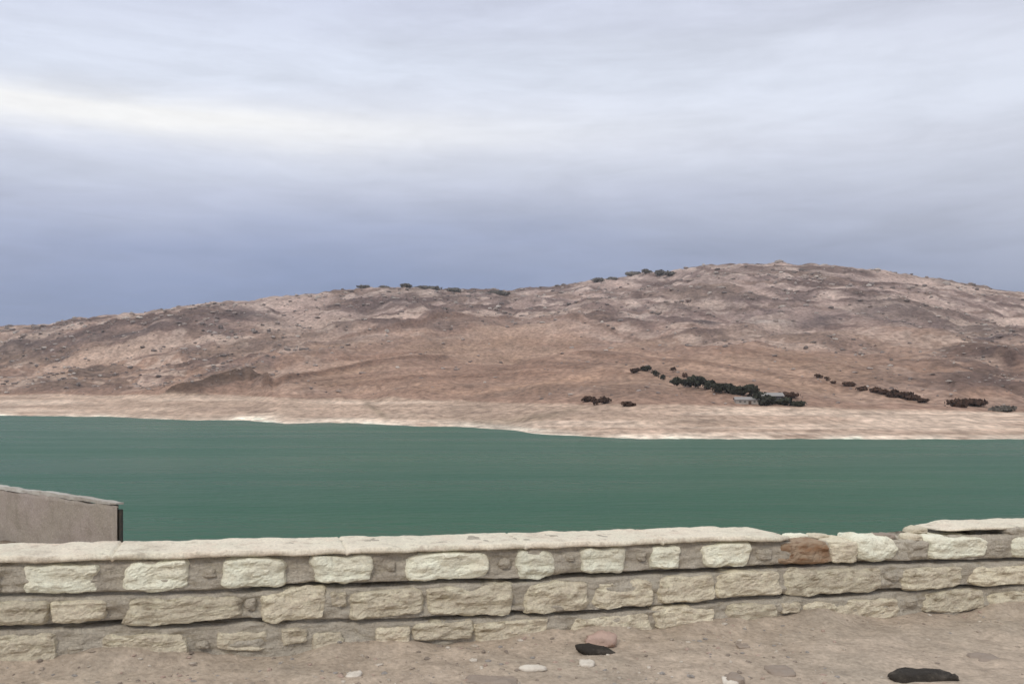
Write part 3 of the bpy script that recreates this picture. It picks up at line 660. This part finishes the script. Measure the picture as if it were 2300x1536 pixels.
u = RNG.uniform(-1.5, 11, ng); v = -RNG.uniform(0.0, 1, ng) ** .8 * 4.2; wpt = world(u, v, 0)
dens = fbm(u / 1.1, v / 1.1, octv=3, seed=401); keep = (dens + RNG.uniform(-.6, .6, ng) + .35 * sstep(4, 9, u) > 0)
u, v, wpt = u[keep], v[keep], wpt[keep]
zg = ground_z(u, v, wpt[:, 0], wpt[:, 1]); sz = .003 + .018 * RNG.uniform(0, 1, len(u)) ** 5
pal = np.array([(.40, .35, .29), (.32, .27, .22), (.24, .20, .165), (.52, .47, .40), (.38, .29, .24), (.28, .26, .24)])
scatter('gravel', np.stack([wpt[:, 0], wpt[:, 1], zg + sz * .1], 1), sz, 'gravel', pal[RNG.integers(0, 6, len(u))], label='fine gravel strewn over the dirt', cat='gravel')

# ------------------------------------------------------------------ scree and outcrops over the hills
ns_ = 11000
ri = RNG.integers(10 + rowsA, 10 + rowsA + rowsB - 4, ns_); ci = RNG.integers(0, len(cols), ns_)
pr = rocky[ri, ci] * (.25 + 1.2 * sstep(-.1, .5, mo[ri, ci]) + .8 * sstep(.2, .7, sn[ri, ci])); kp = RNG.uniform(0, 1.3, ns_) < pr
ri, ci = ri[kp], ci[kp]; n = len(ri)
base_s = YYd[ri, ci] * (.0008 + .0026 * RNG.uniform(0, 1, n) ** 3)
pal = np.array([(.36, .31, .285), (.27, .225, .205), (.19, .16, .15), (.46, .41, .37), (.16, .135, .125), (.33, .27, .24)])
scatter('scree', np.stack([XX[ri, ci] + RNG.uniform(-1.5, 1.5, n), YYd[ri, ci], ZZ[ri, ci] + base_s * .15], 1), base_s, 'rock_far', pal[RNG.integers(0, 6, n)] * RNG.uniform(.85, 1.1, (n, 1)), (.35, .8), 'grey brown boulders and scree strewn over the rocky slopes', 'scree')

# ------------------------------------------------------------------ trees, bushes and farm on the far slope
def crown_mesh(name, r, h, z0, nleaf, mat, parent, rg, lumps=5):
    cs = [(rg.uniform(-.5, .5) * r, rg.uniform(-.5, .5) * r, z0 + h * rg.uniform(.25, .8), r * rg.uniform(.45, .75), h * rg.uniform(.22, .4)) for _ in range(lumps)]
    cs.append((0, 0, z0 + h * .5, r * .7, h * .45))
    vs = []; fs = []
    for i in range(nleaf):
        c = cs[int(rg.integers(0, len(cs)))]; dv = rg.normal(0, 1, 3); dv /= np.linalg.norm(dv); rad = rg.uniform(.55, 1.05)
        p = np.array([c[0] + dv[0] * c[3] * rad, c[1] + dv[1] * c[3] * rad, c[2] + dv[2] * c[4] * rad])
        s = r * rg.uniform(.12, .24); a = rg.normal(0, 1, 3); a /= np.linalg.norm(a); b = np.cross(a, dv); b /= max(np.linalg.norm(b), 1e-3)
        k = len(vs); vs += [p + a * s, p + b * s, p - a * s, p - b * s]; fs.append((k, k + 1, k + 2, k + 3))
    return mesh_obj(name, vs, fs, mat, parent, smooth=False)
def tree(name, px, py, wpx, hpx, mat, label, cat, group, seed, trunk=True, back=0.0):
    p = on_hill(px, py); s = p.y / F; r, h = wpx * s / 2 * 1.35, hpx * s * 1.3; rg = np.random.default_rng(seed)
    root = empty(name, (p.x, p.y + back, p.z - .1)); tag(root, label, cat, group)
    tz = h * .04 if trunk else 0
    crown_mesh('crown' if trunk else 'foliage', r, h - tz, tz, int(260 if wpx > 16 else 130), M[mat], root, rg)
    vs = []; lean = rg.uniform(-.1, .1) * h
    hs = (0, .35, .8); 
    for q in hs:
        for a in np.linspace(0, 2 * math.pi, 7)[:-1]: rr = .06 * h * (1 - .7 * q); vs.append((rr * math.cos(a) + lean * q, rr * math.sin(a), q * h))
    mesh_obj('trunk' if trunk else 'stem', vs, grid_faces(3, 6, True), M['bark'], root)
    return root
# the dark belt running down to the farm
gb = 'dark trees in the belt above the farm'
belt = [(1425, 838, 20, 9, 'low dark bush alone at the upper left tip of the tree belt'), (1448, 834, 22, 9, 'flat dark bush second from the upper tip of the tree belt'),
        (1474, 846, 16, 11, 'small dark bush third down the tree belt, set apart'), (1489, 854, 14, 10, 'small dark bush fourth down the tree belt'),
        (1512, 838, 12, 9, 'little dark bush above the belt, left of the other stray one'), (1537, 848, 14, 8, 'little dark bush above the belt, right of the other stray one'),
        (1520, 868, 24, 15, 'rounded dark tree where the solid belt begins'), (1545, 870, 28, 18, 'dark tree second in the solid belt, from its left end'), (1568, 874, 28, 20, 'dark tree third in the solid belt, from its left end'),
        (1592, 876, 28, 16, 'dark tree fourth in the solid belt, from its left end'), (1616, 881, 30, 16, 'dark tree left of the whitewashed shed and above it'), (1640, 885, 30, 16, 'dark tree standing above the left end of the whitewashed shed'),
        (1664, 889, 32, 19, 'dark tree standing above the middle of the whitewashed shed'), (1688, 893, 34, 22, 'dark tree between the whitewashed shed and the dark barn'), (1706, 906, 34, 24, 'broad dark tree in front of the left end of the dark barn'),
        (1722, 912, 32, 16, 'dark low tree in front of the barn wall'), (1762, 911, 34, 13, 'flat dark bush at the right end of the dark barn'), (1788, 912, 30, 9, 'last low bush at the lower right end of the belt'), (1770, 893, 36, 8, 'olive brown low bush above the right end of the barn')]
for i, (px, py, w, h, lb) in enumerate(belt): tree('belt_tree' if w >= 24 and h > 13 else 'belt_bush', px, py, w, h, 'leaf' if i not in (18, 0, 4, 5) else 'leaf_brown', lb, 'tree' if w >= 24 and h > 13 else 'bush', gb, 500 + i, trunk=w >= 24 and h > 13)
gr = 'brown bushes in the broken row right of the farm'
row = [(1838, 850, 16, 7, 'first tiny brown bush at the upper left end of the broken row'), (1856, 855, 12, 7, 'second tiny brown bush of the broken row'), (1872, 862, 14, 6, 'third tiny brown bush of the broken row'),
       (1908, 868, 26, 8, 'brown bush standing apart in the middle of the broken row'), (1936, 879, 20, 7, 'pale brown bush lower than its neighbours in the row'), (1968, 882, 22, 9, 'brown bush at the head of the dense stretch of the row'),
       (1988, 887, 24, 9, 'dark brown bush second in the dense stretch'), (2008, 894, 28, 13, 'tallest brown bush in the dense stretch'), (2030, 896, 26, 12, 'brown bush right of the tallest one in the dense stretch'),
       (2050, 901, 26, 10, 'brown bush fifth in the dense stretch'), (2070, 905, 24, 8, 'last brown bush at the lower end of the dense stretch')]
for i, (px, py, w, h, lb) in enumerate(row): tree('brown_bush', px, py, w, h, 'leaf_brown', lb, 'bush', gr, 600 + i, trunk=False)
for i, (px, py, w, h, mt, lb) in enumerate([(2150, 914, 38, 13, 'leaf_brown', 'wide dark brown hedge piece at right just above the pale shore'), (2188, 912, 44, 9, 'leaf_brown', 'thin olive brown hedge piece joined to the wide one at right'), (2250, 924, 44, 8, 'leaf_grey', 'low olive hedge piece nearest the right edge above the shore')]):
    tree('hedge_bush', px, py, w, h, mt, lb, 'bush', 'hedge pieces above the shore at right', 640 + i, trunk=False)
for i, (px, py, w, h, lb) in enumerate([(1322, 902, 26, 9, 'brown bush at the left end of the short row left of the farm'), (1336, 911, 16, 12, 'brown bush under the left end of the short row'), (1362, 907, 26, 10, 'brown bush in the middle of the short row left of the farm'), (1412, 912, 28, 8, 'brown bush at the right end of the short row left of the farm')]):
    tree('shore_bush', px, py, w, h, 'leaf_brown', lb, 'bush', 'short row of bushes above the shore', 660 + i, trunk=False)
sk = [(1345, 632, 30, 8), (1375, 628, 24, 7), (1425, 616, 34, 9), (1452, 612, 24, 8), (1484, 618, 26, 18), (1504, 618, 30, 10), (915, 644, 30, 8), (945, 646, 34, 7), (980, 650, 34, 8), (1015, 653, 34, 7), (1120, 660, 40, 7), (815, 646, 26, 7), (865, 644, 24, 7)]
sl = ['lower of two grey green bushes on the skyline left of the tall tree', 'bush just right of the lowest grey green skyline bush', 'wide grey green bush on the skyline left of the tall tree', 'bush between the wide skyline bush and the tall tree',
      'tallest grey green tree on the skyline between the two summits', 'low bush on the skyline touching the tall tree', 'first bush of the row on the left summit', 'second bush of the row on the left summit', 'third bush of the row on the left summit',
      'last bush at the right of the row on the left summit', 'low bush alone in the saddle between the summits', 'bush alone at the left shoulder of the left summit', 'bush between the left shoulder and the summit row']
for i, ((px, py, w, h), lb) in enumerate(zip(sk, sl)): tree('skyline_bush' if i != 4 else 'skyline_tree', px, py + 1, w * .85, h * .55, 'leaf_grey', lb, 'bush' if i != 4 else 'tree', 'bushes along the skyline', 680 + i, trunk=i == 4)

def house(name, px, py, wpx, hpx, dep, wallm, roofm, label, cat, yaw, wins, door_at, pitch=.35):
    p = on_hill(px, py); s = p.y / F; w, h = wpx * s, hpx * s
    root = empty(name, (p.x, p.y, p.z - .3)); root.rotation_euler = (0, 0, yaw); tag(root, label, cat)
    hw, hd = w / 2, dep / 2; r = dep / 2 * pitch
    vs = [(-hw, -hd, 0), (hw, -hd, 0), (hw, hd, 0), (-hw, hd, 0), (-hw, -hd, h), (hw, -hd, h), (hw, hd, h), (-hw, hd, h), (-hw, 0, h + r), (hw, 0, h + r)]
    me = bpy.data.meshes.new('wall'); me.from_pydata(vs, [], [(0, 1, 5, 4), (2, 3, 7, 6), (1, 2, 6, 9, 5), (3, 0, 4, 8, 7)]); me.materials.append(M[wallm])
    o = bpy.data.objects.new('wall', me); COL.objects.link(o); o.parent = root
    e = .35; zr = h - e * pitch + .03; t = .12
    rv = [(-hw - e, -hd - e, zr), (hw + e, -hd - e, zr), (hw + e, 0, h + r + .03), (-hw - e, 0, h + r + .03), (hw + e, hd + e, zr), (-hw - e, hd + e, zr)]
    rv += [(a, b, c + t) for a, b, c in rv]
    me = bpy.data.meshes.new('roof'); me.from_pydata(rv, [], [(0, 1, 2, 3), (3, 2, 4, 5), (6, 9, 8, 7), (9, 11, 10, 8), (0, 6, 7, 1), (5, 4, 10, 11), (1, 7, 8, 2), (2, 8, 10, 4), (0, 3, 9, 6), (3, 5, 11, 9)]); me.materials.append(M[roofm])
    o = bpy.data.objects.new('roof', me); COL.objects.link(o); o.parent = root
    def bx(nm, x, z, bw, bh, m_, par_, y=-hd):
        v = [(x + a * bw / 2, y + b, z + c * bh / 2) for a in (-1, 1) for b in (-.06, .03) for c in (-1, 1)]
        me = bpy.data.meshes.new(nm); me.from_pydata(v, [], [(0, 1, 3, 2), (4, 6, 7, 5), (0, 4, 5, 1), (2, 3, 7, 6), (0, 2, 6, 4), (1, 5, 7, 3)]); me.materials.append(M[m_])
        o = bpy.data.objects.new(nm, me); COL.objects.link(o); o.parent = par_; return o
    for wx in wins: f = bx('window', wx * w, h * .58, .9, h * .3, 'tin', root); bx('pane', wx * w, h * .58, .7, h * .22, 'glass', f, -hd - .03)
    bx('door', door_at * w, h * .38, 1.0, h * .72, 'door', root)
    return root
house('farm_shed', 1676, 906, 50, 10, 5, 'whitewash', 'tin', 'low whitewashed shed below the dark trees on the far slope', 'shed', -.12, (-.3, -.1, .32), .12)
house('farm_barn', 1732, 905, 46, 17, 7, 'darkwall', 'tin', 'dark walled barn with pale sheet roof at the lower end of the tree belt', 'barn', -.1, (.0, .3), -.2, .30)

# ------------------------------------------------------------------ thin haze over the reservoir
hb = [(x, y, z) for x in (float(V[:, 0].min()) - 40, float(V[:, 0].max()) + 40) for y in (-160, 2750) for z in (float(min(V[:, 2].min(), GZ.min())) - 1.5, float(V[:, 2].max()) + 12)]
hz = mesh_obj('haze', hb, [(0, 1, 3, 2), (4, 6, 7, 5), (0, 4, 5, 1), (2, 3, 7, 6), (0, 2, 6, 4), (1, 5, 7, 3)], bpy.data.materials.new('haze_air'), smooth=False)
tag(hz, 'thin pale haze in the air over the reservoir', 'haze', kind='stuff')
hm_ = hz.data.materials[0]; hm_.use_nodes = True; hn = hm_.node_tree.nodes; hn.clear()
ho = hn.new('ShaderNodeOutputMaterial'); hv = hn.new('ShaderNodeVolumePrincipled'); hm_.node_tree.links.new(hv.outputs[0], ho.inputs['Volume'])
hv.inputs['Color'].default_value = (.93, .94, .97, 1); hv.inputs['Density'].default_value = .00013; hv.inputs['Anisotropy'].default_value = .3
